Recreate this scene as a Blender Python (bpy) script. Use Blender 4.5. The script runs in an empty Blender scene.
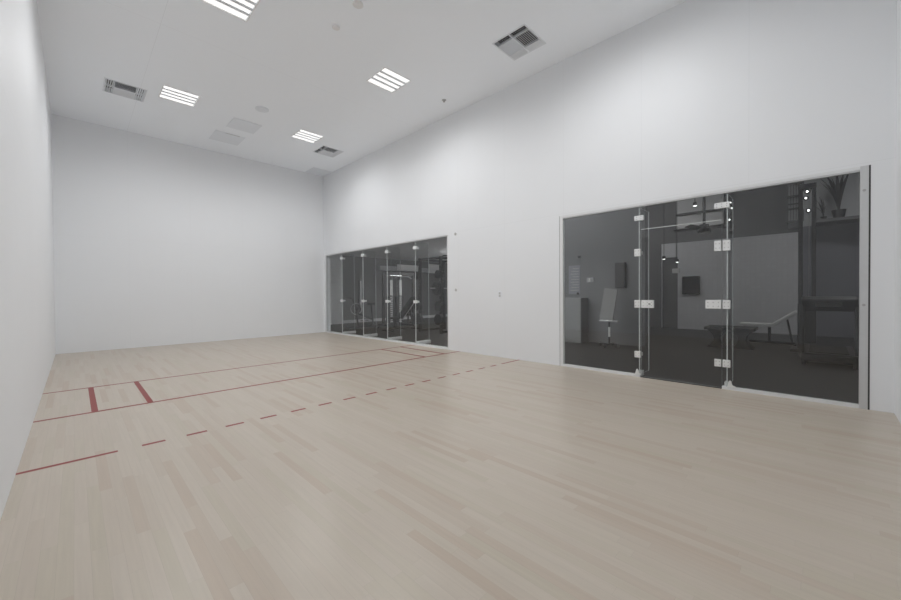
import bpy, bmesh, math, random
from mathutils import Vector, Matrix
random.seed(7)
C = bpy.context.scene
col = C.collection

# ---------------------------------------------------------------- camera, world, exposure
CAM = Vector((0.305, -11.6002, 1.2318)); YAW, PITCH, ROLL, F = 0.7891, -0.0111, -0.0069, 372.81
fw = Vector((math.sin(YAW)*math.cos(PITCH), math.cos(YAW)*math.cos(PITCH), math.sin(PITCH)))
rt = Vector((math.cos(YAW), -math.sin(YAW), 0)); up = rt.cross(fw)
r2 = rt*math.cos(ROLL) + up*math.sin(ROLL); u2 = -rt*math.sin(ROLL) + up*math.cos(ROLL)
cd = bpy.data.cameras.new('camera'); cam = bpy.data.objects.new('camera', cd); col.objects.link(cam)
M_ = Matrix((r2, u2, -fw)).transposed().to_4x4(); M_.translation = CAM; cam.matrix_world = M_
cd.sensor_width = 36; cd.lens = F/901*36; cd.shift_y = -1.91/901; cd.clip_start = .02
C.camera = cam
w = bpy.data.worlds.new('world'); C.world = w; w.use_nodes = True
w.node_tree.nodes['Background'].inputs[0].default_value = (.5, .5, .5, 1)
w.node_tree.nodes['Background'].inputs[1].default_value = .1
C.view_settings.view_transform = 'Standard'; C.view_settings.look = 'None'
C.view_settings.gamma = 1; C.view_settings.use_curve_mapping = False
C.view_settings.exposure = 0.0
C.cycles.max_bounces = 16; C.cycles.diffuse_bounces = 12      # pale court walls: light bounces many times
LAMP = .82         # glow of the court lamp lenses
LAMP_W = 102.0      # light of each court lamp
FILL_LAMP = 14.0    # glow of unseen lamps added to brighten the rooms outside the glass

W, L, H = 6.096, 12.13, 5.119
PI = math.pi

# ---------------------------------------------------------------- materials
def new_mat(name):
    m = bpy.data.materials.new(name); m.use_nodes = True
    return m, m.node_tree.nodes, m.node_tree.links, m.node_tree.nodes['Principled BSDF']
def mat(name, c, rough=.5, metal=0, var=.04, scale=6, emis=None, spec=.5, coat=0, bump=0):
    m, n, l, b = new_mat(name)
    tc = n.new('ShaderNodeTexCoord'); nz = n.new('ShaderNodeTexNoise'); nz.inputs['Scale'].default_value = scale
    nz.inputs['Detail'].default_value = 4
    l.new(tc.outputs['Object'], nz.inputs['Vector'])
    mx = n.new('ShaderNodeMix'); mx.data_type = 'RGBA'
    l.new(nz.outputs['Fac'], mx.inputs['Factor'])
    mx.inputs['A'].default_value = (*[x*(1-var) for x in c], 1); mx.inputs['B'].default_value = (*[min(1, x*(1+var)) for x in c], 1)
    l.new(mx.outputs['Result'], b.inputs['Base Color'])
    b.inputs['Roughness'].default_value = rough; b.inputs['Metallic'].default_value = metal
    b.inputs['Specular IOR Level'].default_value = spec
    b.inputs['Coat Weight'].default_value = coat; b.inputs['Coat Roughness'].default_value = .15
    if emis: b.inputs['Emission Color'].default_value = (*emis[0], 1); b.inputs['Emission Strength'].default_value = emis[1]
    if bump:
        bp = n.new('ShaderNodeBump'); bp.inputs['Strength'].default_value = bump; bp.inputs['Distance'].default_value = .01
        l.new(nz.outputs['Fac'], bp.inputs['Height']); l.new(bp.outputs['Normal'], b.inputs['Normal'])
    return m

def math_node(n, l, op, a, b_=None):
    k = n.new('ShaderNodeMath'); k.operation = op
    for i, v in enumerate((a, b_)):
        if v is None: continue
        if isinstance(v, (int, float)): k.inputs[i].default_value = v
        else: l.new(v, k.inputs[i])
    return k.outputs[0]

def panel_wall(name, c, axis_a, pa, oa, axis_b, pb, ob, seam=.93):
    """painted court panels: fine butt seams on a grid, faint scuffs"""
    m, n, l, b = new_mat(name)
    g = n.new('ShaderNodeNewGeometry'); s = n.new('ShaderNodeSeparateXYZ'); l.new(g.outputs['Position'], s.inputs[0])
    def seams(ax, period, off):
        t = math_node(n, l, 'MODULO', math_node(n, l, 'ADD', math_node(n, l, 'SUBTRACT', s.outputs[ax], off), period*40), period)
        a = math_node(n, l, 'LESS_THAN', t, .006)
        return a
    sm = math_node(n, l, 'MAXIMUM', seams(axis_a, pa, oa), seams(axis_b, pb, ob))
    nz = n.new('ShaderNodeTexNoise'); nz.inputs['Scale'].default_value = .9; nz.inputs['Detail'].default_value = 5
    l.new(g.outputs['Position'], nz.inputs['Vector'])
    mx = n.new('ShaderNodeMix'); mx.data_type = 'RGBA'; l.new(nz.outputs['Fac'], mx.inputs['Factor'])
    mx.inputs['A'].default_value = (*[x*.985 for x in c], 1); mx.inputs['B'].default_value = (*[x*1.015 for x in c], 1)
    m2 = n.new('ShaderNodeMix'); m2.data_type = 'RGBA'; l.new(sm, m2.inputs['Factor'])
    l.new(mx.outputs['Result'], m2.inputs['A']); m2.inputs['B'].default_value = (*[x*seam for x in c], 1)
    l.new(m2.outputs['Result'], b.inputs['Base Color'])
    b.inputs['Roughness'].default_value = .55; b.inputs['Specular IOR Level'].default_value = .3
    return m

def maple():
    m, n, l, b = new_mat('maple_strip_floor')
    g = n.new('ShaderNodeNewGeometry'); s = n.new('ShaderNodeSeparateXYZ'); l.new(g.outputs['Position'], s.inputs[0])
    x, y = s.outputs[0], s.outputs[1]
    row = math_node(n, l, 'FLOOR', math_node(n, l, 'DIVIDE', x, .0572))
    wn = n.new('ShaderNodeTexWhiteNoise'); wn.noise_dimensions = '1D'; l.new(row, wn.inputs['W'])
    yy = math_node(n, l, 'ADD', math_node(n, l, 'DIVIDE', y, .85), math_node(n, l, 'MULTIPLY', wn.outputs['Value'], 17.0))
    brd = math_node(n, l, 'FLOOR', yy)
    cb = n.new('ShaderNodeCombineXYZ'); l.new(row, cb.inputs[0]); l.new(brd, cb.inputs[1])
    w2 = n.new('ShaderNodeTexWhiteNoise'); w2.noise_dimensions = '2D'; l.new(cb.outputs[0], w2.inputs['Vector'])
    rp = n.new('ShaderNodeValToRGB'); l.new(w2.outputs['Value'], rp.inputs[0])
    e = rp.color_ramp.elements
    e[0].position = 0; e[0].color = (*MAPLE[0], 1); e[1].position = 1; e[1].color = (*MAPLE[3], 1)
    a = e.new(.25); a.color = (*MAPLE[1], 1); a = e.new(.7); a.color = (*MAPLE[2], 1)
    # grain, stretched along the boards, shifted per board
    mp = n.new('ShaderNodeMapping'); l.new(g.outputs['Position'], mp.inputs['Vector']); mp.inputs['Scale'].default_value = (60, 2.2, 1)
    ad = n.new('ShaderNodeVectorMath'); ad.operation = 'ADD'; l.new(mp.outputs[0], ad.inputs[0])
    sc = n.new('ShaderNodeVectorMath'); sc.operation = 'SCALE'; l.new(w2.outputs['Color'], sc.inputs[0]); sc.inputs['Scale'].default_value = 50
    l.new(sc.outputs[0], ad.inputs[1])
    nz = n.new('ShaderNodeTexNoise'); nz.inputs['Scale'].default_value = 1; nz.inputs['Detail'].default_value = 6; nz.inputs['Roughness'].default_value = .6
    l.new(ad.outputs[0], nz.inputs['Vector'])
    r2_ = n.new('ShaderNodeMapRange'); l.new(nz.outputs['Fac'], r2_.inputs[0]); r2_.inputs[1].default_value = .3; r2_.inputs[2].default_value = .75
    r2_.inputs[3].default_value = .95; r2_.inputs[4].default_value = 1.03
    # thin gaps between strips
    fx = math_node(n, l, 'FRACT', math_node(n, l, 'DIVIDE', x, .0572)); gx = math_node(n, l, 'LESS_THAN', fx, .02)
    fy = math_node(n, l, 'FRACT', yy); gy = math_node(n, l, 'LESS_THAN', fy, .0014)
    gap = math_node(n, l, 'MAXIMUM', gx, gy)
    dk = math_node(n, l, 'SUBTRACT', 1, math_node(n, l, 'MULTIPLY', gap, .14))
    f = math_node(n, l, 'MULTIPLY', r2_.outputs[0], dk)
    vm = n.new('ShaderNodeVectorMath'); vm.operation = 'SCALE'; l.new(rp.outputs[0], vm.inputs[0]); l.new(f, vm.inputs['Scale'])
    l.new(vm.outputs[0], b.inputs['Base Color'])
    b.inputs['Roughness'].default_value = .33; b.inputs['Specular IOR Level'].default_value = .4
    return m
MAPLE = [(.495, .415, .34), (.525, .463, .392), (.545, .485, .415), (.51, .458, .375)]

def glass_mat(name, tint, refl_ior=1.8, rough=0.0):
    """clear sheet: reflects on its outer faces, lets the rest straight through"""
    m = bpy.data.materials.new(name); m.use_nodes = True; n = m.node_tree.nodes; l = m.node_tree.links; n.clear()
    o = n.new('ShaderNodeOutputMaterial'); t = n.new('ShaderNodeBsdfTransparent'); t.inputs[0].default_value = (*tint, 1)
    g = n.new('ShaderNodeBsdfGlossy'); g.inputs['Roughness'].default_value = rough; g.inputs[0].default_value = (.97, .97, .97, 1)
    fr = n.new('ShaderNodeFresnel'); fr.inputs['IOR'].default_value = refl_ior
    ge = n.new('ShaderNodeNewGeometry')
    nb = math_node(n, l, 'SUBTRACT', 1, ge.outputs['Backfacing'])
    fac = math_node(n, l, 'MULTIPLY', fr.outputs[0], nb)
    tc = n.new('ShaderNodeTexCoord'); nz = n.new('ShaderNodeTexNoise'); nz.inputs['Scale'].default_value = .8
    l.new(tc.outputs['Object'], nz.inputs['Vector'])
    bp = n.new('ShaderNodeBump'); bp.inputs['Strength'].default_value = .02; bp.inputs['Distance'].default_value = .01
    l.new(nz.outputs['Fac'], bp.inputs['Height']); l.new(bp.outputs['Normal'], g.inputs['Normal'])
    mx = n.new('ShaderNodeMixShader'); l.new(fac, mx.inputs[0]); l.new(t.outputs[0], mx.inputs[1]); l.new(g.outputs[0], mx.inputs[2])
    l.new(mx.outputs[0], o.inputs[0])
    return m

WHITE = (.805, .821, .842)
MT = dict(
    wall_side=panel_wall('court_panel_side', WHITE, 1, 1.22, 0.0, 2, 2.56, 0.0, .95),
    wall_front=panel_wall('court_panel_front', WHITE, 0, 1.22, 0.0, 2, 2.56, 0.0, .97),
    ceil=panel_wall('court_ceiling_panel', (.925, .955, .995), 0, 20, 1.215, 1, 20, -4.9, .90),
    floor=maple(),
    red=mat('red_court_paint', (.27, .046, .04), .4, var=.08, spec=.3),
    frame=mat('satin_white_channel', (.74, .75, .76), .4, .0, var=.02),
    alu=mat('brushed_aluminium', (.60, .61, .62), .38, .35, var=.04, scale=20),
    dark_seal=mat('dark_gasket', (.05, .05, .05), .6),
    fitting=mat('satin_steel_patch_fitting', (.80, .81, .81), .32, .25, var=.05, scale=30),
    screw=mat('steel_screw', (.42, .42, .42), .4, .6),
    glass=glass_mat('clear_glass', (.93, .94, .94), 1.72),
    fin=glass_mat('glass_fin', (.95, .96, .96), 1.5),
    edge=mat('polished_glass_edge', (.72, .75, .75), .25, var=.05),
    lamp_white=mat('white_lamp_enamel', (.8, .8, .8), .5),
    lamp=mat('lit_lamp_lens', (.9, .9, .9), .5, emis=((1, .995, .98), LAMP)),
    vent=mat('vent_enamel', (.76, .785, .82), .5),
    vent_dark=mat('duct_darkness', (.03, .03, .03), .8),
    access=mat('access_panel_paint', (.80, .83, .87), .6, var=.02),
    plate=mat('wall_plate_grey', (.52, .52, .52), .5),
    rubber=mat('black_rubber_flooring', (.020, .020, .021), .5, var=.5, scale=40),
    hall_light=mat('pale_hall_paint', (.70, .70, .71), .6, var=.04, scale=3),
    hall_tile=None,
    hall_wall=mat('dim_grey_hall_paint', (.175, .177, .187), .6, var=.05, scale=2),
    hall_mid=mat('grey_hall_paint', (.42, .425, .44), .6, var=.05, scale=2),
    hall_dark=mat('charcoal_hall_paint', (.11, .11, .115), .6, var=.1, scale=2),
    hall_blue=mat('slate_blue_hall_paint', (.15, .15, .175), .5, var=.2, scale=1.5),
    black=mat('black_powder_coat', (.018, .018, .02), .4, var=.2),
    blackpad=mat('black_vinyl_pad', (.012, .012, .014), .5, var=.2, bump=.2),
    steel=mat('grey_steel_tube', (.38, .38, .39), .35, .5),
    paper=mat('paper_sheet', (.27, .275, .30), .7),
    screen=mat('dark_screen', (.010, .010, .012), .2),
    board=mat('white_board', (.72, .72, .72), .5),
    cupboard=mat('dim_cupboard_laminate', (.27, .275, .28), .6),
    board_dim=mat('dull_grey_board', (.27, .27, .27), .6),
    spot=mat('lit_spot_lens', (.9, .9, .9), .5, emis=((1, 1, 1), 4)),
    fill_lens=mat('lit_fill_lens', (.9, .9, .9), .5, emis=((1, .99, .97), FILL_LAMP)),
)
def tile():
    m, n, l, b = new_mat('pale_small_tile')
    g = n.new('ShaderNodeNewGeometry'); s = n.new('ShaderNodeSeparateXYZ'); l.new(g.outputs['Position'], s.inputs[0])
    cb = n.new('ShaderNodeCombineXYZ'); l.new(s.outputs[1], cb.inputs[0]); l.new(s.outputs[2], cb.inputs[1])
    br = n.new('ShaderNodeTexBrick'); l.new(cb.outputs[0], br.inputs['Vector']); br.offset = 0
    br.inputs['Scale'].default_value = 1; br.inputs['Brick Width'].default_value = .12; br.inputs['Row Height'].default_value = .12
    br.inputs['Mortar Size'].default_value = .008
    br.inputs['Color1'].default_value = (.58, .58, .60, 1); br.inputs['Color2'].default_value = (.55, .55, .57, 1); br.inputs['Mortar'].default_value = (.53, .53, .55, 1)
    l.new(br.outputs['Color'], b.inputs['Base Color']); b.inputs['Roughness'].default_value = .5
    return m
MT['hall_tile'] = tile()

# ---------------------------------------------------------------- helpers
class MB:
    """collects shapes and links them as ONE mesh object"""
    def __init__(s): s.bm = bmesh.new()
    def _set(s, faces, mi):
        for f in faces: f.material_index = mi
    def box(s, a, b, mi=0, bev=0, rot=None, piv=None):
        a, b = Vector(a), Vector(b); c = (a+b)/2; d = b-a
        r = bmesh.ops.create_cube(s.bm, size=1)
        bmesh.ops.scale(s.bm, vec=(abs(d.x), abs(d.y), abs(d.z)), verts=r['verts'])
        bmesh.ops.translate(s.bm, vec=c, verts=r['verts'])
        vs = r['verts']
        if bev:
            es = {e for v in vs for e in v.link_edges}
            q = bmesh.ops.bevel(s.bm, geom=list(es), offset=bev, segments=2, affect='EDGES', profile=.5)
            vs = list({v for f in q['faces'] for v in f.verts} | {v for v in vs if v.is_valid})
        if rot is not None:
            bmesh.ops.rotate(s.bm, cent=piv if piv is not None else c, matrix=rot, verts=vs)
        s._set({f for v in vs for f in v.link_faces}, mi)
        return s
    def rod(s, p, q, r, mi=0, seg=12, r2=None):
        p, q = Vector(p), Vector(q); d = q-p
        m = Matrix.Translation((p+q)/2) @ d.to_track_quat('Z', 'Y').to_matrix().to_4x4()
        k = bmesh.ops.create_cone(s.bm, cap_ends=True, segments=seg, radius1=r, radius2=r if r2 is None else r2, depth=d.length, matrix=m)
        s._set({f for v in k['verts'] for f in v.link_faces}, mi)
        return s
    def path(s, pts, r, mi=0, seg=10):
        for a, b in zip(pts, pts[1:]): s.rod(a, b, r, mi, seg)
        for a in pts[1:-1]: s.ball(a, r, mi)
        return s
    def ball(s, p, r, mi=0, sc=(1, 1, 1)):
        k = bmesh.ops.create_icosphere(s.bm, subdivisions=2, radius=r, matrix=Matrix.Translation(p) @ Matrix.Diagonal((*sc, 1)))
        s._set({f for v in k['verts'] for f in v.link_faces}, mi); return s
    def ring(s, c, R, r, axis='X', mi=0, n=32, k=8):
        vs = []
        for i in range(n):
            a = 2*PI*i/n; row = []
            for j in range(k):
                b = 2*PI*j/k; rr = R + r*math.cos(b); h = r*math.sin(b)
                p = {'X': (h, rr*math.cos(a), rr*math.sin(a)), 'Y': (rr*math.cos(a), h, rr*math.sin(a)), 'Z': (rr*math.cos(a), rr*math.sin(a), h)}[axis]
                row.append(s.bm.verts.new(Vector(c)+Vector(p)))
            vs.append(row)
        for i in range(n):
            for j in range(k):
                f = s.bm.faces.new((vs[i][j], vs[(i+1) % n][j], vs[(i+1) % n][(j+1) % k], vs[i][(j+1) % k])); f.material_index = mi
        return s
    def prism(s, poly, axis, a, b, mi=0):
        """extrude a 2D outline along an axis (0,1,2)"""
        def P(u, v, t):
            return {0: (t, u, v), 1: (u, t, v), 2: (u, v, t)}[axis]
        A = [s.bm.verts.new(P(u, v, a)) for u, v in poly]; B = [s.bm.verts.new(P(u, v, b)) for u, v in poly]
        fs = [s.bm.faces.new(A), s.bm.faces.new(B[::-1])]
        for i in range(len(poly)):
            j = (i+1) % len(poly); fs.append(s.bm.faces.new((A[i], B[i], B[j], A[j])))
        s._set(fs, mi); return s
    def build(s, name, mats, parent=None, smooth=False):
        bmesh.ops.recalc_face_normals(s.bm, faces=s.bm.faces)
        me = bpy.data.meshes.new(name); s.bm.to_mesh(me); s.bm.free()
        if not isinstance(mats, (list, tuple)): mats = [mats]
        for m in mats: me.materials.append(MT[m] if isinstance(m, str) else m)
        if smooth:
            for p in me.polygons: p.use_smooth = True
        o = bpy.data.objects.new(name, me); col.objects.link(o)
        if parent: o.parent = parent
        return o

def tag(o, label=None, cat=None, group=None, kind=None):
    for k, v in (('label', label), ('category', cat), ('group', group), ('kind', kind)):
        if v: o[k] = v
    return o
def empty(name, loc, rz=0):
    o = bpy.data.objects.new(name, None); col.objects.link(o); o.location = loc; o.rotation_euler.z = rz; o.empty_display_size = .1
    return o
def copy_tree(o, parent=None):
    c = o.copy(); col.objects.link(c)
    if parent: c.parent = parent
    for ch in list(o.children): copy_tree(ch, c)
    return c

def holed_plate(name, axis, t0, t1, u0, u1, v0, v1, holes, mats):
    """slab normal to axis between t0 and t1 with rectangular openings (ua,ub,va,vb)"""
    us = sorted({u0, u1, *[q for h in holes for q in h[:2]]}); vs = sorted({v0, v1, *[q for h in holes for q in h[2:]]})
    us = [q for q in us if u0 <= q <= u1]; vs = [q for q in vs if v0 <= q <= v1]
    def solid(i, j):
        if not (0 <= i < len(us)-1 and 0 <= j < len(vs)-1): return False
        cu, cv = (us[i]+us[i+1])/2, (vs[j]+vs[j+1])/2
        return not any(h[0] < cu < h[1] and h[2] < cv < h[3] for h in holes)
    bm = bmesh.new(); cache = {}
    def V(i, j, t):
        k = (i, j, t)
        if k not in cache:
            u, v = us[i], vs[j]; cache[k] = bm.verts.new({0: (t, u, v), 1: (u, t, v), 2: (u, v, t)}[axis])
        return cache[k]
    for i in range(len(us)-1):
        for j in range(len(vs)-1):
            if not solid(i, j): continue
            for t in (t0, t1): bm.faces.new((V(i, j, t), V(i+1, j, t), V(i+1, j+1, t), V(i, j+1, t)))
            for (di, dj, p, q) in ((-1, 0, (i, j), (i, j+1)), (1, 0, (i+1, j), (i+1, j+1)), (0, -1, (i, j), (i+1, j)), (0, 1, (i, j+1), (i+1, j+1))):
                if not solid(i+di, j+dj): bm.faces.new((V(*p, t0), V(*q, t0), V(*q, t1), V(*p, t1)))
    m = MB(); m.bm.free(); m.bm = bm
    return tag(m.build(name, mats), kind='structure')

# ================================================================ COURT SHELL
fl = MB(); fl.box((0, -L, -.05), (W, 0, 0))
z1 = .0006
def line(x0, x1, y0, y1): fl.box((x0, y0, 0.0001), (x1, y1, z1), 1)
line(0, W, -4.625, -4.578)            # service line
line(0, W, -6.135, -6.085)            # short line
line(0, .53, -7.655, -7.615)         # receiving line, solid ends
for k in range(16): line(.679+.3048*k, .679+.3048*k+.155, -7.655, -7.615)
line(5.56, W, -7.655, -7.615)
for a, b in ((.414, .467), (.882, .935), (5.105, 5.158), (5.63, 5.683)): line(a, b, -6.09, -4.62)
tag(fl.build('floor', ['floor', 'red']), 'pale maple strip floor with red painted court lines', kind='structure')

WX0, WX1 = 6.096, 6.246
G1 = (-5.79, -.11, 0, 2.532)      # far glass wall opening  (y0,y1,z0,z1)
G2 = (-11.965, -8.46, 0, 2.532)    # near glass wall opening
tag(MB().box((-.15, -L-.15, -.05), (0, 0, H)).build('wall_left', 'wall_side'), kind='structure')
tag(MB().box((-.15, 0, -.05), (W, .15, H)).build('wall_front', 'wall_front'), kind='structure')
tag(MB().box((0, -L-.15, -.05), (WX1, -L, H)).build('wall_back', 'wall_front'), kind='structure')
holed_plate('wall_right', 0, WX0, WX1, -L, .15, -.0, H, [G1, G2], 'wall_side')

LIGHTS = [(1.79, -2.71, ''), (4.38, -2.65, ''), (1.785, -6.09, ''), (4.38, -6.01, ''), (1.83, -9.75, ''), (4.39, -9.75, '')]  # last pair is out of view, continues the rows, added for light
LS = .292
VENTS = [(1.02, -2.265), (5.215, -8.265), (5.20, -2.11)]
VS = .292
holes = [(x-LS, x+LS, y-LS, y+LS) for x, y, _ in LIGHTS] + [(x-VS, x+VS, y-VS, y+VS) for x, y in VENTS]
holed_plate('ceiling', 2, H, H+.10, -.15, WX1, -L-.15, .15, holes, 'ceil')

# ================================================================ CEILING FITTINGS
def make_light():
    r = empty('ceiling_light', (0, 0, 0))
    f = MB(); s = LS-.001; t = .012
    for a, b in (((-s, -s), (s, -s+t)), ((-s, s-t), (s, s)), ((-s, -s+t), (-s+t, s-t)), ((s-t, -s+t), (s, s-t))):
        f.box((*a, -.004), (*b, .07))
    f.box((-s, -s, .07), (s, s, .085))
    f.build('housing', 'lamp_white', r)
    n = 4; a0 = -s+t+.012; a1 = s-t-.012; p = (a1-a0)/n; rib = .058
    for k in range(n):
        y0 = a0+k*p+(rib/2 if k else 0); y1 = a0+(k+1)*p-(rib/2 if k < n-1 else 0)
        MB().box((-s+t+.012, y0, .006), (s-t-.012, y1, .014)).build('lens', 'lamp', r)
    for k in range(n-1):
        y = a0+(k+1)*p
        MB().prism([(y-.027, .001), (y+.027, .001), (y+rib/2, .030), (y-rib/2, .030)], 0, -s+t, s-t).build('louvre', 'vent', r)
    ld = bpy.data.lights.new('tube_light', 'SPOT'); ld.energy = LAMP_W; ld.spot_size = math.radians(176); ld.spot_blend = .76; ld.shadow_soft_size = 0
    lo = bpy.data.objects.new('tube_light', ld); col.objects.link(lo); lo.parent = r; lo.location = (0, 0, -.012)
    return r
lab = ['lit square ceiling light with slats, far left, beside the left vent', 'lit square ceiling light farthest back, near the small dark vent',
       'lit square ceiling light cut off by the top edge of the picture', 'lit square ceiling light in the middle of the ceiling, left of the quartered vent',
       'unseen square ceiling light added over the rear left of the court', 'unseen square ceiling light added over the rear right of the court']
lp = make_light()
for i, (x, y, _) in enumerate(LIGHTS):
    o = lp if i == 0 else copy_tree(lp)
    o.location = (x, y, H); tag(o, lab[i], 'ceiling light', 'square ceiling lights of the court')

def make_vent():
    r = empty('ceiling_vent', (0, 0, 0)); s = VS-.001
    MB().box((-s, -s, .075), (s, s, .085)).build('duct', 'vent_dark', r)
    f = MB()
    for a, b in (((-s-.010, -s-.010), (s+.010, -s+.012)), ((-s-.010, s-.012), (s+.010, s+.010)), ((-s-.010, -s+.012), (-s+.012, s-.012)), ((s-.012, -s+.012), (s+.010, s-.012))):
        f.box((*a, -.008), (*b, -.001))
    for a, b in (((-s, -s), (s, -s+.008)), ((-s, s-.008), (s, s)), ((-s, -s), (-s+.008, s)), ((s-.008, -s), (s, s))):
        f.box((*a, -.001), (*b, .075))
    f.build('frame', 'vent', r)
    d = MB(); d.box((-s, -.009, -.004), (s, .009, .03)); d.box((-.160, -s, -.004), (-.150, s, .03)); d.box((.150, -s, -.004), (.160, s, .03))
    d.build('divider', 'vent', r)
    # side columns throw sideways, the middle throws forward and backward
    for sx in (-1, 1):
        for sy in (-1, 1):
            for k in range(4):
                x = sx*(.176+k*.030)
                ya, yb = (.009, s-.008) if sy > 0 else (-s+.008, -.009)
                MB().box((x-.012, ya, -.001), (x+.012, yb, .001), rot=Matrix.Rotation(sx*R45, 3, 'Y')).build('slat', 'vent', r)
    for sy in (-1, 1):
        for k in range(9):
            y = sy*(.028+k*.0295)
            MB().box((-.150, y-.0125, -.001), (.150, y+.0125, .001), rot=Matrix.Rotation(-sy*R45, 3, 'X')).build('slat', 'vent', r)
    return r
R45 = math.radians(38)
vp = make_vent()
vl = ['white square louvred ceiling vent nearest the left wall, with a dark middle strip', 'large quartered louvred ceiling vent close to the camera, high above the right wall',
      'small looking louvred ceiling vent with a dark square, farthest back on the right']
for i, (x, y) in enumerate(VENTS):
    o = vp if i == 0 else copy_tree(vp)
    o.location = (x, y, H); tag(o, vl[i], 'vent', 'louvred air vents in the court ceiling')

def access(x0, x1, y0, y1, label, latch):
    r = empty('access_panel', ((x0+x1)/2, (y0+y1)/2, H-.001)); a, b = (x1-x0)/2, (y1-y0)/2
    MB().box((-a, -b, -.008), (a, b, 0), bev=.002).build('cover', 'access', r)
    if latch: MB().box((-a*.35, -b+.005, -.011), (a*.6, -b+.03, -.007)).build('slot', 'plate', r)
    return tag(r, label, 'access panel', 'flat access panels in the court ceiling')
access(2.68, 3.32, -1.53, -.86, 'flat grey ceiling access panel with a dark slot along one edge', True)
access(2.80, 3.38, -2.505, -1.905, 'plain flat grey ceiling access panel directly in front of the slotted one', False)
access(5.47, 6.07, -.645, -.045, 'flat grey ceiling access panel in the far right corner beside the front wall', False)
def ceiling_disc(name, x, y, r, label, cat, m='access'):
    e = empty(name, (x, y, H-.001))
    MB().rod((0, 0, -.012), (0, 0, 0), r, seg=40).build('cover_ring', m, e)
    MB().rod((0, 0, -.020), (0, 0, -.012), r*.8, seg=40, r2=r*.86).build('grille', m, e)
    return tag(e, label, cat)
ceiling_disc('ceiling_speaker', 3.106, -3.315, .13, 'round flat grey disc on the ceiling above the plain access panels', 'speaker')
ceiling_disc('smoke_detector', 3.026, -6.596, .055, 'small pale round detector left of the middle ceiling light', 'detector', 'lamp_white')
ceiling_disc('smoke_detector', 3.023, -7.197, .07, 'pale round detector at the top edge of the picture', 'detector', 'lamp_white')
e = empty('sprinkler_head', (5.566, -6.234, H-.001))
MB().rod((0, 0, -.006), (0, 0, 0), .045, seg=24).build('collar', 'plate', e)
MB().rod((0, 0, -.035), (0, 0, -.006), .009, seg=10).rod((0, 0, -.038), (0, 0, -.035), .02, seg=16).build('nozzle', 'screw', e)
tag(e, 'tiny grey sprinkler head on the ceiling between the middle light and the right wall', 'sprinkler')

# ================================================================ WALL FITTINGS
def stud(y, z, label, x=W):
    m = MB(); m.rod((x-.010, y, z), (x-.0005, y, z), .030, seg=20); m.rod((x-.016, y, z), (x-.010, y, z), .014, seg=6)
    return tag(m.build('wall_bolt', 'plate'), label, 'bolt', 'bolts beside the far glass wall')
stud(-6.017, 2.522, 'small grey round bolt on the right wall at the top corner of the far glass')
stud(-6.021, 1.316, 'small grey round bolt on the right wall at mid height beside the far glass')
e = empty('wall_switch', (W-.0005, -7.20, 1.213))
MB().box((-.008, -.038, -.065), (0, .038, .065), bev=.003).build('plate', 'access', e)
MB().box((-.013, -.022, .004), (-.008, .022, .045), bev=.002).box((-.013, -.022, -.045), (-.008, .022, -.004), bev=.002).build('rocker', 'plate', e)
tag(e, 'small grey switch plate on the right wall between the two glass walls', 'switch')
tag(MB().rod((.0005, -9.35, 2.38), (.010, -9.35, 2.38), .012, seg=12).build('wall_screw', 'plate'), 'tiny grey screw cap high on the left wall', 'screw')

# ================================================================ GLASS WALLS
GX = 6.118; GT = .012
def pane(par, y0, y1, za, zb, name='glass_panel'):
    m = MB(); m.box((GX, y0, za), (GX+GT, y1, zb))
    o = m.build(name, ['glass', 'edge'], par)
    for p in o.data.polygons:
        if abs(p.normal.x) < .5: p.material_index = 1
    return o
def fin(par, y, depth, za=.03, zb=2.50):
    m = MB(); x0 = GX+GT+.004
    m.box((x0, y-.006, za), (x0+depth, y+.006, zb)); o = m.build('glass_fin', ['fin', 'edge'], par)
    for p in o.data.polygons:
        if abs(p.normal.y) < .5: p.material_index = 1
    return o
def fitting(par, y0, y1, z0, z1, name='patch_fitting', screws=True):
    """steel patch clamped on both faces of the glass"""
    m = MB(); m.box((GX-.012, y0, z0), (GX-.0005, y1, z1), bev=.002); m.box((GX+GT+.0005, y0, z0), (GX+GT+.012, y1, z1), bev=.002)
    if screws:
        n = max(2, round((y1-y0)/.05))
        for k in range(n):
            yy = y0+(k+.5)*(y1-y0)/n
            for zz in (z0+(z1-z0)*.28, z0+(z1-z0)*.72): m.rod((GX-.0135, yy, zz), (GX-.012, yy, zz), .006, 1, seg=8)
    return m.build(name, ['fitting', 'screw'], par)
def bracket(par, y, z, depth=.09, h=.05):
    m = MB(); x0 = GX+GT+.012
    m.box((x0, y-.016, z-h/2), (x0+depth, y-.0065, z+h/2), bev=.002); m.box((x0, y+.0065, z-h/2), (x0+depth, y+.016, z+h/2), bev=.002)
    return m.build('fin_bracket', 'fitting', par)
def shoe(par, y, depth):
    m = MB(); x0 = GX+GT+.01
    m.box((x0, y-.030, 0.0), (x0+depth, y-.0065, .085), bev=.003); m.box((x0, y+.0065, 0.0), (x0+depth, y+.030, .085), bev=.003)
    m.box((x0, y-.030, 0.0), (x0+depth, y+.030, .025))
    return m.build('fin_shoe', 'fitting', par)

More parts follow.
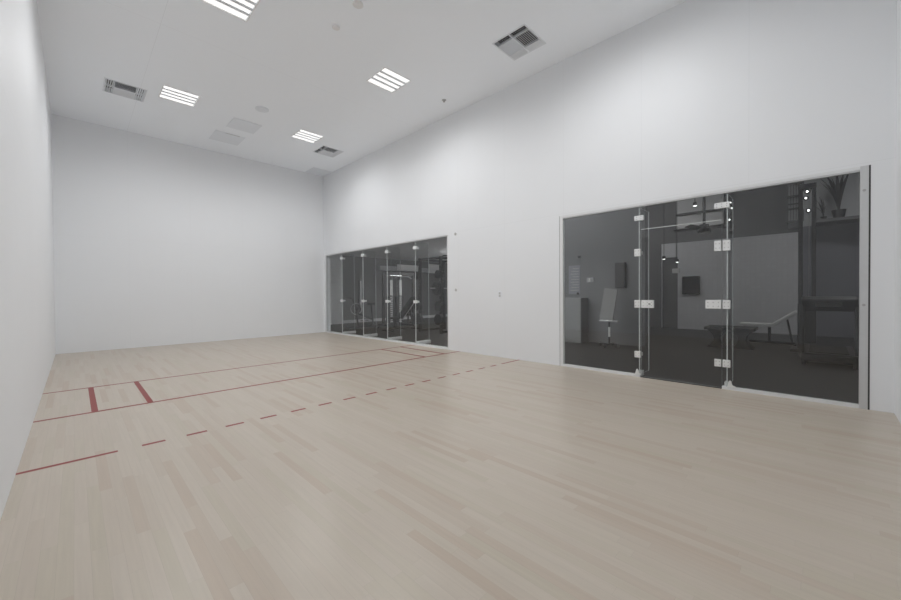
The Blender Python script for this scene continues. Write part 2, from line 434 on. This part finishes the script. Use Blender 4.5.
# -- far glass wall
w1 = tag(empty('window_1', (0, 0, 0)), 'far glass wall of five frameless panels beside the front wall', kind='structure')
y0, y1 = G1[0], G1[1]
f = MB(); f.box((WX0-.002, y0, 0), (WX1-.02, y1, .035)); f.build('sill_channel', 'frame', w1)
f = MB(); f.box((WX0+.012, y0, 2.505), (WX0+.06, y1, 2.5319)); f.build('head_channel', 'alu', w1)
f = MB(); f.box((WX0-.001, y0+.0005, .035), (WX0+.06, y0+.03, 2.505)); f.build('side_channel', 'frame', w1)
f = MB(); f.box((WX0+.005, y1-.02, .035), (WX0+.06, y1-.0005, 2.505)); f.build('side_channel', 'alu', w1)
J1 = [-1.10, -2.30, -3.47, -4.63]
ed = [y1-.02] + J1 + [y0+.03]
for a, b in zip(ed, ed[1:]): pane(w1, b+.003, a-.003, .036, 2.505)
for j in J1:
    fin(w1, j, .42); shoe(w1, j, .44)
    for z in (2.355, 1.048):
        fitting(w1, j-.065, j+.065, z-.035, z+.035, screws=False); bracket(w1, j, z)

# -- near glass wall
w2 = tag(empty('window_2', (0, 0, 0)), 'near glass wall with a glass door set between two fixed panels', kind='structure')
DA, DB = -9.745, -10.705         # door leaf
YJ2 = -10.765
y0, y1 = G2[0], G2[1]
f = MB(); f.box((WX0-.003, y1-.006, 0), (WX0+.05, y1-.0005, 2.5319)); f.build('gasket', 'dark_seal', w2)
f = MB(); f.box((WX0-.003, y1-.062, 0), (WX0+.06, y1-.006, 2.5319)); f.build('side_channel', 'frame', w2)
f = MB(); f.box((WX0-.004, y0+.014, 0.0), (WX0+.06, y0+.075, 2.5319)); f.build('side_channel', 'alu', w2)
f = MB(); f.box((WX0-.002, y0+.0005, 0), (WX0+.05, y0+.014, 2.5319)); f.build('gasket', 'dark_seal', w2)
f = MB(); f.box((WX0-.003, y0+.075, 2.500), (WX0+.06, y1-.062, 2.5319)); f.build('head_channel', 'frame', w2)
f = MB(); f.box((WX0+.004, y0+.075, 2.482), (WX0+.05, y1-.062, 2.500)); f.build('head_gasket', 'alu', w2)
f = MB(); f.box((WX0-.003, -9.735, 0), (WX0+.06, y1-.062, .036)); f.build('sill_channel', 'frame', w2)
f = MB(); f.box((WX0-.003, y0+.075, 0), (WX0+.06, -10.712, .036)); f.build('sill_channel', 'frame', w2)
f = MB(); f.box((WX0, -10.712, 0), (WX1+.02, -9.735, .009)); f.build('threshold', 'dark_seal', w2)
for yy, z in ((y0+.045, 2.278), (y0+.045, 1.087)):
    MB().rod((WX0-.0075, yy, z), (WX0-.004, yy, z), .013, seg=16).build('channel_screw', 'screw', w2)
pane(w2, -9.735, y1-.062, .037, 2.482)
pane(w2, y0+.075, -10.712, .037, 2.482)
pane(w2, -10.705, -9.742, 2.155, 2.482, 'transom_panel')
MB().box((GX, -10.704, 2.147), (GX+GT, -9.743, 2.155)).build('door_seal', 'edge', w2)
for j in (-9.715, -10.76): fin(w2, j, .42, .03, 2.475); shoe(w2, j, .10)
fitting(w2, -9.778, -9.655, 2.285, 2.355); fitting(w2, -10.785, -10.627, 2.30, 2.37)
for z in (2.32, 1.82, 1.07, .325): bracket(w2, -9.715, z); bracket(w2, -10.76, z)
fitting(w2, -9.737, -9.655, 1.765, 1.872); fitting(w2, -9.737, -9.655, .281, .373)
fitting(w2, -9.737, -9.655, 1.012, 1.124, 'lock_keeper')
for z0_, z1_ in ((1.758, 1.888), (1.019, 1.13), (.277, .37)): fitting(w2, -10.795, -10.716, z0_, z1_)
# corner clamps standing by the bottom of the fins
for yy in (-9.70, -10.80):
    m = MB()
    m.prism([(yy-.05, .036), (yy+.03, .036), (yy+.03, .05), (yy+.012, .115), (yy-.004, .115), (yy-.02, .06), (yy-.05, .05)], 0, GX-.03, GX-.014)
    m.build('corner_clamp', 'fitting', w2)
d1 = tag(empty('door_1', (0, 0, 0)), 'frameless glass door with steel hinges and lock', kind='structure')
o = pane(d1, DB+.003, DA-.003, .012, 2.147, 'glass_leaf')
fitting(d1, DB+.004, DB+.078, 1.758, 1.888, 'hinge'); fitting(d1, DB+.004, DB+.172, 1.019, 1.13, 'hinge'); fitting(d1, DB+.004, DB+.075, .277, .37, 'hinge')
lk = fitting(d1, -9.912, -9.749, 1.012, 1.124, 'lock')
MB().rod((GX-.022, -9.86, 1.068), (GX-.012, -9.86, 1.068), .014, seg=20).build('keyhole', 'screw', lk)

# ================================================================ HALL BEHIND THE GLASS
HX = 15.0
def S(name, a, b, m, lab=None): return tag(MB().box(a, b).build(name, m), lab, kind='structure')
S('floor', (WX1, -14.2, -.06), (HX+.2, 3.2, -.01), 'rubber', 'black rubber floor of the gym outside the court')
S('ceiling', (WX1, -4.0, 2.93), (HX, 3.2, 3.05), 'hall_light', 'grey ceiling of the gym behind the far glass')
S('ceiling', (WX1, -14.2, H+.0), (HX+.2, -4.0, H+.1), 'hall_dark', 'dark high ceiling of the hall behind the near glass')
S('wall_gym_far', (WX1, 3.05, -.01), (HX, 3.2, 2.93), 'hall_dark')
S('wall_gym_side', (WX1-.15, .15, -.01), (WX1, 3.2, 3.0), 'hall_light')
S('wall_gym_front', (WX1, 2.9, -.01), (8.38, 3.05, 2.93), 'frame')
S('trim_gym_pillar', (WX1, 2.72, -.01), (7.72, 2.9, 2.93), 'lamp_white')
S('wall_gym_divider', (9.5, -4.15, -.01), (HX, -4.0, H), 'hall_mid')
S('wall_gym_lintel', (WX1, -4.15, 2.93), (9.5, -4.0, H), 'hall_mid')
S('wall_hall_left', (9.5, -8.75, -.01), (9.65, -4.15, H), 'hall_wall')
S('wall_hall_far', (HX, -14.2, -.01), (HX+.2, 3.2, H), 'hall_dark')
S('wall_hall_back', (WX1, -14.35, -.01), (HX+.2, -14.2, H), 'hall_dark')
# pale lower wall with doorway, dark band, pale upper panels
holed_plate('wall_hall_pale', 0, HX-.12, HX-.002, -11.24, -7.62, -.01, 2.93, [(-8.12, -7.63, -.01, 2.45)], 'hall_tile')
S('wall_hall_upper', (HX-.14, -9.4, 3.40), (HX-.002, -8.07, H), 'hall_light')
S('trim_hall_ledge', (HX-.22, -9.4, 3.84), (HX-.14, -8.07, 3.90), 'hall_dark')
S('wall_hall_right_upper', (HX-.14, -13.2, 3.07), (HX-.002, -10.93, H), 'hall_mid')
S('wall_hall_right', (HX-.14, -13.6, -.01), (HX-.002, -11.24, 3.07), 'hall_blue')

# unseen lamps added to fill the hall and the gym with light
def hall_light(x, y, z, sx, sy, label, both=False):
    e = empty('fill_lamp', (x, y, z))
    MB().box((-sx, -sy, -.05), (sx, sy, 0)).build('housing', 'lamp_white', e)
    MB().box((-sx+.02, -sy+.02, -.056), (sx-.02, sy-.02, -.05)).build('diffuser', 'fill_lens', e)
    if both:
        MB().box((-sx+.02, -sy+.02, 0), (sx-.02, sy-.02, .006)).build('diffuser', 'fill_lens', e)
        for q in (-1, 1): MB().rod((0, q*sy*.7, .006), (0, q*sy*.7, (2.93 if y > -4 else H)-z), .006, seg=6).build('cord', 'steel', e)
    tag(e, label, 'light', 'unseen lamps added to light the rooms behind the glass')
hall_light(11.0, -12.6, H-.005, .6, .6, 'unseen square lamp added on the dark ceiling of the hall')
hall_light(8.0, -5.4, H-.005, .5, .6, 'unseen square lamp added above the corridor between the two glass walls')
hall_light(12.5, -6.5, H-.005, .5, .6, 'unseen square lamp added over the doorway side of the hall')
hall_light(7.0, -7.0, 2.3, .3, .6, 'unseen hanging lamp added between the corridor and the power rack', True)
hall_light(12.2, -2.2, 2.45, 1.0, .8, 'unseen hanging lamp added in the far right corner of the gym', True)

def spot(x, y, z, label):
    e = empty('spot_lamp', (x, y, z))
    MB().rod((0, 0, 0), (0, 0, .09), .05, seg=16).build('housing', 'black', e)
    MB().rod((0, 0, -.006), (0, 0, 0), .042, seg=16).build('lens', 'spot', e)
    if z < H-.1: MB().rod((0, 0, .09), (0, 0, H-z), .008, seg=6).build('cord', 'black', e)
    tag(e, label, 'lamp', 'small spot lamps in the hall')
spot(12.6, -9.09, 3.66, 'small bright spot lamp seen through the transom above the glass door')
spot(13.6, -8.04, 2.30, 'left one of two small bright spot lamps seen through the top of the glass door')
spot(13.75, -8.37, 2.19, 'right one of two small bright spot lamps seen through the glass door')

# ceiling fan
e = empty('ceiling_fan', (10.6, -9.68, 2.72))
MB().rod((0, 0, .05), (0, 0, H-2.72), .03, seg=12).build('rod', 'black', e)
MB().rod((0, 0, -.10), (0, 0, .08), .13, seg=24, r2=.09).build('motor', 'black', e)
for k in range(5):
    a = 2*PI*k/5+.3; R = Matrix.Rotation(a, 3, 'Z')
    m = MB(); m.box((.12, -.075, -.008), (.62, .075, .008), rot=Matrix.Rotation(.22, 3, 'X'), bev=.005)
    bmesh.ops.rotate(m.bm, cent=(0, 0, 0), matrix=R, verts=m.bm.verts); m.build('blade', 'black', e)
tag(e, 'dark ceiling fan hanging in the hall, seen through the top of the glass door', 'fan')

# dark framed picture on the pale wall
e = empty('wall_screen', (HX-.121, -8.52, 1.47))
MB().box((-.06, -.26, -.30), (0, .26, .30), bev=.01).build('casing', 'black', e)
MB().box((-.064, -.24, -.28), (-.060, .24, .28)).build('display', 'screen', e)
tag(e, 'black square screen on the pale wall, seen through the middle of the glass door', 'screen')
e = empty('exit_box', (13.4, -8.43, 1.90))
MB().box((-.04, -.10, -.07), (.04, .10, .07), bev=.005).build('casing', 'board', e)
MB().rod((0, 0, .07), (0, 0, H-1.90), .008, seg=8).build('stem', 'black', e)
tag(e, 'small grey box under the spot lamp in the dark doorway', 'sign')

# things on the near hall wall, behind the left glass panel
e = empty('notice_sheet', (9.499, -7.04, 1.58))
MB().box((-.004, -.16, -.37), (0, .16, .37)).build('sheet', 'paper', e)
m = MB()
for k in range(9): m.box((-.0055, -.12, .28-k*.07), (-.004, .05+.06*((k*7) % 3)/2, .295-k*.07))
m.build('printed_lines', 'hall_mid', e)
m = MB(); m.rod((-.02, -.10, -.36), (0, -.10, -.36), .03, seg=12).build('pin', 'black', e)
tag(e, 'tall grey printed notice on the hall wall behind the left glass panel', 'notice')
e = empty('wall_speaker', (9.499, -8.225, 1.645))
MB().box((-.10, -.115, -.30), (0, .115, .30), bev=.01).build('cabinet', 'black', e)
MB().box((-.106, -.10, -.28), (-.10, .10, .28)).build('grille', 'blackpad', e)
tag(e, 'tall black box on the hall wall behind the left glass panel, beside the door', 'speaker')
e = empty('wall_dispenser', (9.499, -7.47, 1.56))
MB().box((-.03, -.09, -.06), (0, .09, .06), bev=.006).build('plate', 'hall_mid', e)
MB().box((-.06, -.025, -.045), (-.03, .025, .045), bev=.006).build('lever', 'board', e)
tag(e, 'small pale switch on the hall wall between the notice and the tall black box', 'switch')
tag(MB().rod((9.46, -7.18, 2.16), (9.4995, -7.18, 2.16), .03, seg=12).build('wall_hook', 'black'), 'small dark round knob on the hall wall above the notice', 'hook')
e = empty('hall_cupboard', (9.30, -6.55, -.01))
MB().box((-.2, -.86, 0), (.198, .5, 1.12), bev=.008).build('body', 'cupboard', e)
for a, b in ((-.85, -.185), (-.175, .49)):
    q = MB().box((-.215, a, .06), (-.2, b, 1.10), bev=.003).build('door', 'cupboard', e)
    MB().box((-.225, b-.08, .9), (-.215, b-.05, 1.02)).build('handle', 'steel', q)
tag(e, 'low grey cupboard against the hall wall behind the left edge of the near glass', 'cupboard')

# tilted white board on a wheeled stand
e = empty('board_stand', (8.9, -8.16, -.01), 0)
R = Matrix.Rotation(math.radians(9), 3, 'X')
m = MB(); m.box((-.015, -.15, .60), (.015, .15, 1.34), rot=R, bev=.006); m.build('board', 'board_dim', e)
MB().box((-.06, -.22, .585), (.03, .20, .615), bev=.005).build('tray', 'steel', e)
m = MB(); m.rod((.03, 0, .08), (.03, 0, .95), .016); m.build('post', 'black', e)
m = MB(); m.rod((-.22, 0, .07), (.26, 0, .07), .015); m.rod((.03, -.2, .07), (.03, .2, .07), .015)
for p in ((-.22, 0), (.26, 0), (.03, -.2), (.03, .2)): m.ball((p[0], p[1], .035), .034)
m.build('wheeled_base', 'black', e)
m = MB(); m.rod((-.01, -.02, .24), (-.01, -.02, .46), .022); m.build('bottle_sleeve', 'board', e)
tag(e, 'tilted white board on a thin stand, seen low behind the left glass panel', 'board')

# table with arched pedestal legs
e = empty('hall_table', (10.7, -10.17, -.01))
MB().box((-.35, -.45, .40), (.35, .45, .46), bev=.01).build('tabletop', 'blackpad', e)
for yy in (-.22, .22):
    pts = []
    for k in range(9):
        t = k/8; pts.append((yy+.06+.14*(1-math.sin(t*PI)), 0+.40*t))
    q = [(yy*2-a, b) for a, b in pts][::-1]
    MB().prism(pts+q, 0, -.2, .2).build('pedestal', 'black', e)
tag(e, 'low black table with flared pedestal legs, seen through the door hinge side', 'table')
# inclined weight bench
e = empty('weight_bench', (11.8, -10.45, -.01))
m = MB(); m.box((-.14, -.35, .42), (.14, .25, .50), bev=.02); m.build('seat', 'board', e)
m = MB(); m.box((-.14, -.90, .42), (.14, -.36, .50), bev=.02, rot=Matrix.Rotation(math.radians(-38), 3, 'X'), piv=(0, -.36, .45)); m.build('backrest', 'board', e)
m = MB(); m.rod((0, -.75, .06), (0, .25, .06), .03); m.rod((0, -.3, .06), (0, -.3, .43), .03); m.rod((0, .15, .06), (0, .15, .43), .03)
m.rod((-.25, -.75, .03), (.25, -.75, .03), .03); m.rod((-.25, .25, .03), (.25, .25, .03), .03); m.rod((0, -.7, .08), (0, -.6, .66), .02); m.build('frame', 'black', e)
tag(e, 'pale padded weight bench with raised backrest, behind the near right glass panel', 'bench')

# tall cable column; its pulley caps emit light to show as bright dots
e = empty('cable_column', (11.0, -11.40, -.01))
m = MB()
for dy in (-.10, .10): m.box((-.05, dy-.035, 1.0), (.05, dy+.035, 3.42), bev=.01)
m.box((-.08, -.14, 3.36), (.08, .14, 3.46), bev=.01); m.box((-.06, -.12, .98), (.06, .12, 1.08)); m.build('uprights', 'black', e)
MB().box((-.3, -.35, 0), (.3, .25, .06), bev=.01).box((-.12, -.14, .06), (.12, .14, 1.0), bev=.01).build('base', 'black', e)
for dy, z in ((0, 3.29), (.02, 3.16), (-.02, 2.90)):
    q = MB().rod((-.09, dy-.0, z), (-.06, dy, z), .045, seg=20).build('pulley', 'black', e)
    MB().rod((-.10, dy, z), (-.09, dy, z), .018, seg=16).build('glow_cap', 'spot', q)
m = MB().rod((-.075, -.03, 1.1), (-.075, -.03, 3.35), .006, seg=6).rod((-.075, .05, 2.95), (-.075, .05, 3.30), .014, seg=8); m.build('cable', 'steel', e)
tag(e, 'tall black double post whose small pulley caps glow, behind the near right glass panel', 'cable machine')
# open wire shelf left of the column, high on the wall
e = empty('wire_shelf', (HX-.30, -11.08, 3.22))
m = MB()
for z in (0, .35, .7, 1.05, 1.25): m.box((-.12, -.18, z), (.12, .18, z+.02))
for a in (-.17, .17):
    for b in (-.11, .11): m.box((b-.012, a-.012, 0), (b+.012, a+.012, 1.27))
for k in range(6): m.rod((-.12, -.14+k*.056, 0), (-.12, -.14+k*.056, 1.25), .006, seg=6)
m.box((.12, -.18, .5), (.158, .18, .54))
m.build('wire_rack', 'hall_dark', e)
tag(e, 'dark wire rack high on the hall wall, left of the tall double post', 'rack')

# dark plants on the ledge of the slate wall
def plant(x, y, s, label, n=9):
    e = empty('potted_plant', (x, y, 3.12))
    MB().rod((0, 0, 0), (0, 0, .22*s), .10*s, seg=16, r2=.14*s).build('pot', 'black', e)
    m = MB(); rnd = random.Random(n)
    for k in range(n):
        a = rnd.uniform(0, 6.28); t = rnd.uniform(.15, .5); h = rnd.uniform(.7, 1.15)*s
        d = Vector((math.cos(a), math.sin(a), 0)); side = Vector((-d.y, d.x, 0))
        pts = [(Vector((0, 0, .2*s))+d*t*s*u*u+Vector((0, 0, h*u)), .045*s*math.sin(PI*min(.97, .12+u*.85))) for u in (0, .25, .5, .75, 1)]
        A = [m.bm.verts.new(p+side*wd) for p, wd in pts]; B = [m.bm.verts.new(p-side*wd) for p, wd in pts]
        A2 = [m.bm.verts.new(p+side*wd+d*.004) for p, wd in pts]; B2 = [m.bm.verts.new(p-side*wd+d*.004) for p, wd in pts]
        for i in range(4):
            m.bm.faces.new((A[i], B[i], B[i+1], A[i+1])); m.bm.faces.new((A2[i], A2[i+1], B2[i+1], B2[i]))
            m.bm.faces.new((A[i], A[i+1], A2[i+1], A2[i])); m.bm.faces.new((B[i], B2[i], B2[i+1], B[i+1]))
    m.build('leaves', 'black', e)
    tag(e, label, 'plant')
S('trim_hall_shelf', (HX-.95, -13.2, 3.04), (HX-.14, -11.5, 3.12), 'hall_dark')
plant(HX-.72, -11.93, 1.0, 'large dark leafy plant high on the shelf of the slate wall', 12)
plant(HX-.55, -11.65, .5, 'smaller dark plant high on the shelf of the slate wall', 8)

# treadmills
def treadmill(x, y, label):
    e = empty('treadmill', (x, y, -.01))
    MB().box((-.38, -.34, .06), (1.3, .34, .20), bev=.03).build('deck', 'black', e)
    MB().box((-.2, -.24, .20), (1.25, .24, .207)).build('belt', 'blackpad', e)
    for s_ in (-1, 1):
        m = MB(); m.rod((-.25, s_*.33, .12), (-.05, s_*.33, 1.02), .035); m.rod((-.05, s_*.33, .95), (.35, s_*.33, .90), .022); m.build('upright', 'black', e)
    m = MB(); m.box((-.10, -.34, .92), (.08, .34, 1.14), bev=.02, rot=Matrix.Rotation(math.radians(-20), 3, 'Y')); q = m.build('console', 'black', e)
    MB().box((-.115, -.16, .98), (-.105, .16, 1.10)).build('display', 'screen', q)
    m = MB()
    for a in (-.35, 1.2):
        for b in (-.3, .3): m.rod((a, b, 0), (a, b, .07), .03, seg=10)
    m.build('feet', 'black', e)
    tag(e, label, 'treadmill', 'treadmills behind the near glass')
treadmill(9.4, -11.70, 'black treadmill low behind the near right glass panel')

# ================================================================ GYM BEHIND THE FAR GLASS
# power rack
e = empty('power_rack', (8.9, -2.7, -.01))
for dx in (-.55, .55):
    for dy in (-.5, .5):
        m = MB(); m.box((dx-.04, dy-.04, 0), (dx+.04, dy+.04, 2.42), bev=.006)
        q = m.build('upright', 'black', e)
        h = MB()
        for k in range(16): h.rod((dx-.0415, dy, .35+k*.12), (dx-.0405, dy, .35+k*.12), .013, seg=8)
        h.build('peg_hole', 'steel', q)
m = MB()
for dy in (-.5, .5): m.box((-.51, dy-.035, 2.34), (.51, dy+.035, 2.41)); m.box((-.51, dy-.035, .02), (.51, dy+.035, .09))
for dx in (-.55, .55): m.box((dx-.035, -.46, 2.34), (dx+.035, .46, 2.41))
m.build('crossbeam', 'black', e)
m = MB()
m.rod((-.5, -.58, 2.44), (.5, -.58, 2.44), .018)
m.rod((-.5, -.58, 2.44), (-.5, -.5, 2.40), .018); m.rod((.5, -.58, 2.44), (.5, -.5, 2.40), .018); m.build('pull_up_bar', 'black', e)
m = MB(); m.rod((-1.05, -.56, 1.42), (1.05, -.56, 1.42), .014); m.build('barbell', 'steel', e)
for s_ in (-1, 1):
    for k, r_ in enumerate((.22, .20, .16)):
        MB().rod((s_*(.70+.06*k), -.56, 1.42), (s_*(.74+.06*k), -.56, 1.42), r_, seg=28).build('weight_plate', 'black', e)
for dy in (-.5, .5):
    for i, z in enumerate((.45, .85, 1.85)):
        MB().rod((-.70, dy, z), (-.59, dy, z), .17-.02*i, seg=28).build('stored_plate', 'blackpad', e)
MB().box((-.2, .42, 1.95), (.25, .46, 2.25), bev=.01).build('sign_plate', 'board', e)
MB().box((.30, .40, .3), (.36, .46, 2.3), bev=.004).build('guide_rail', 'steel', e)
tag(e, 'tall black power rack with barbell and plates at the right end of the far glass', 'rack')

# cable multi gym in the middle
e = empty('multi_gym', (9.6, .6, -.01))
m = MB()
for dx in (-.75, .75):
    m.box((dx-.05, -.3, 0), (dx+.05, .3, .08)); m.box((dx-.04, -.05, .08), (dx+.04, .05, 2.10), bev=.01)
m.box((-.75, -.05, 2.02), (.75, .05, 2.12), bev=.01); m.build('frame', 'black', e)
for i, dx in enumerate((-.42, .02)):
    m = MB()
    for k in range(14): m.box((dx-.16, -.08, .12+k*.075), (dx+.16, .08, .185+k*.075), bev=.004)
    q = m.build('weight_stack', 'black', e)
    t = MB()
    for k in range(14): t.box((dx-.06, -.085, .135+k*.075), (dx+.06, -.081, .17+k*.075))
    t.build('stack_labels', 'board', q)
    t = MB()
    for d in (-.10, .10): t.rod((dx+d, 0, .1), (dx+d, 0, 2.03), .011)
    t.build('guide_rod', 'steel', e)
    MB().box((dx-.06, -.10, 1.20), (dx+.06, -.07, 1.82), bev=.004).build('shroud', 'board', e)
MB().rod((-.30, -.25, 1.95), (.30, -.25, 1.95), .016).rod((-.30, -.25, 1.95), (-.42, -.32, 1.87), .018).rod((.30, -.25, 1.95), (.42, -.32, 1.87), .018).build('pull_down_bar', 'steel', e)
m = MB(); m.box((-.2, -.85, .42), (.2, -.45, .50), bev=.02); m.build('seat', 'blackpad', e)
m = MB(); m.rod((0, -.6, .06), (0, -.6, .43), .03); m.rod((0, -.8, .04), (0, -.05, .04), .03); m.build('seat_post', 'black', e)
tag(e, 'black cable machine with pale weight stacks in the middle of the far glass', 'exercise machine')

# incline bench in front of it
e = empty('incline_bench', (8.25, -1.35, -.01), math.radians(0))
m = MB(); m.box((-.55, -.14, .40), (-.12, .14, .47), bev=.02); m.build('seat', 'blackpad', e)
m = MB(); m.box((-.10, -.14, .40), (.85, .14, .47), bev=.02, rot=Matrix.Rotation(math.radians(-48), 3, 'Y'), piv=(-.1, 0, .43)); m.build('backrest', 'blackpad', e)
m = MB()
for s_ in (-1, 1):
    m.rod((-.10, s_*.16, .38), (.50, s_*.16, 1.04), .016)
m.build('side_rail', 'steel', e)
m = MB(); m.rod((-.6, 0, .08), (.6, 0, .08), .03); m.rod((-.3, 0, .08), (-.3, 0, .42), .03); m.rod((.5, 0, .1), (.3, 0, .85), .025)
m.rod((-.6, -.3, .03), (-.6, .3, .03), .03); m.rod((.6, -.3, .03), (.6, .3, .03), .03); m.build('frame', 'black', e)
tag(e, 'black incline bench with pale side rails in front of the cable machine', 'bench')

# exercise bike with ring wheel
e = empty('exercise_bike', (7.55, .45, -.01), math.radians(-20))
m = MB(); m.ring((0, .0, .72), .20, .02, 'Y'); m.build('flywheel', 'steel', e, True)
MB().rod((0, -.02, .72), (0, .02, .72), .07, seg=24).build('hub', 'black', e)
m = MB(); m.rod((-.45, 0, .05), (.75, 0, .05), .03); m.rod((-.45, -.25, .03), (-.45, .25, .03), .03); m.rod((.75, -.25, .03), (.75, .25, .03), .03)
m.rod((.0, .05, .62), (.05, .05, .06), .025); m.rod((0, -.05, .62), (.05, -.05, .06), .025); m.rod((.05, 0, .55), (.62, 0, .30), .03); m.rod((.62, 0, .06), (.55, 0, .86), .03)
m.rod((0.03, 0, .62), (-.12, 0, 1.08), .03); m.build('frame', 'black', e)
MB().box((.40, -.10, .86), (.68, .10, .93), bev=.03).build('saddle', 'blackpad', e)
MB().rod((-.12, -.22, 1.10), (-.12, .22, 1.10), .016).rod((-.12, -.22, 1.10), (-.30, -.22, 1.14), .016).rod((-.12, .22, 1.10), (-.30, .22, 1.14), .016).build('handlebar', 'black', e)
for s_ in (-1, 1):
    q = MB().rod((.30, s_*.06, .42), (.30+.12*s_, s_*.08, .30), .012).build('crank', 'steel', e)
    MB().box((.25+.12*s_, s_*.08, .27), (.35+.12*s_, s_*.18, .30), bev=.005).build('pedal', 'black', q)
tag(e, 'exercise bike with a pale ring wheel behind the left end of the far glass', 'exercise bike')

# pale bulkhead, wall board and lit strip on the far gym wall
S('trim_gym_bulkhead', (10.2, 2.75, 2.36), (13.6, 3.05, 2.56), 'hall_mid')
e = empty('wall_mirror', (11.85, 2.74, 2.52))
MB().box((-.70, -.03, -.14), (.78, 0, .14), bev=.004).build('panel', 'board', e)
tag(e, 'pale rectangular board high on the gym wall between the machines and the rack', 'board')
e = empty('pendant_strip_lamp', (10.15, 1.5, 2.05))
MB().box((-.32, -.04, 0), (.32, .04, .05), bev=.005).build('housing', 'black', e)
MB().box((-.30, -.03, -.008), (.30, .03, 0)).build('tube', 'spot', e)
for s_ in (-1, 1): MB().rod((s_*.25, 0, .05), (s_*.25, 0, .88), .005, seg=6).build('cord', 'steel', e)
tag(e, 'thin lit strip lamp hanging in the gym above the cable machine', 'lamp')
S('baseboard_gym_far', (8.38, 3.02, -.01), (HX, 3.05, .12), 'hall_mid')
e = empty('reflection_bar', (9.3, 3.0, 1.0))  # upright bar modelled in place of a faint reflection
MB().box((-.04, -.03, -.35), (.04, .049, .85), bev=.004).build('bar', 'steel', e)
tag(e, 'upright pale rail in place of a reflection, left of the cable machine', 'bar')
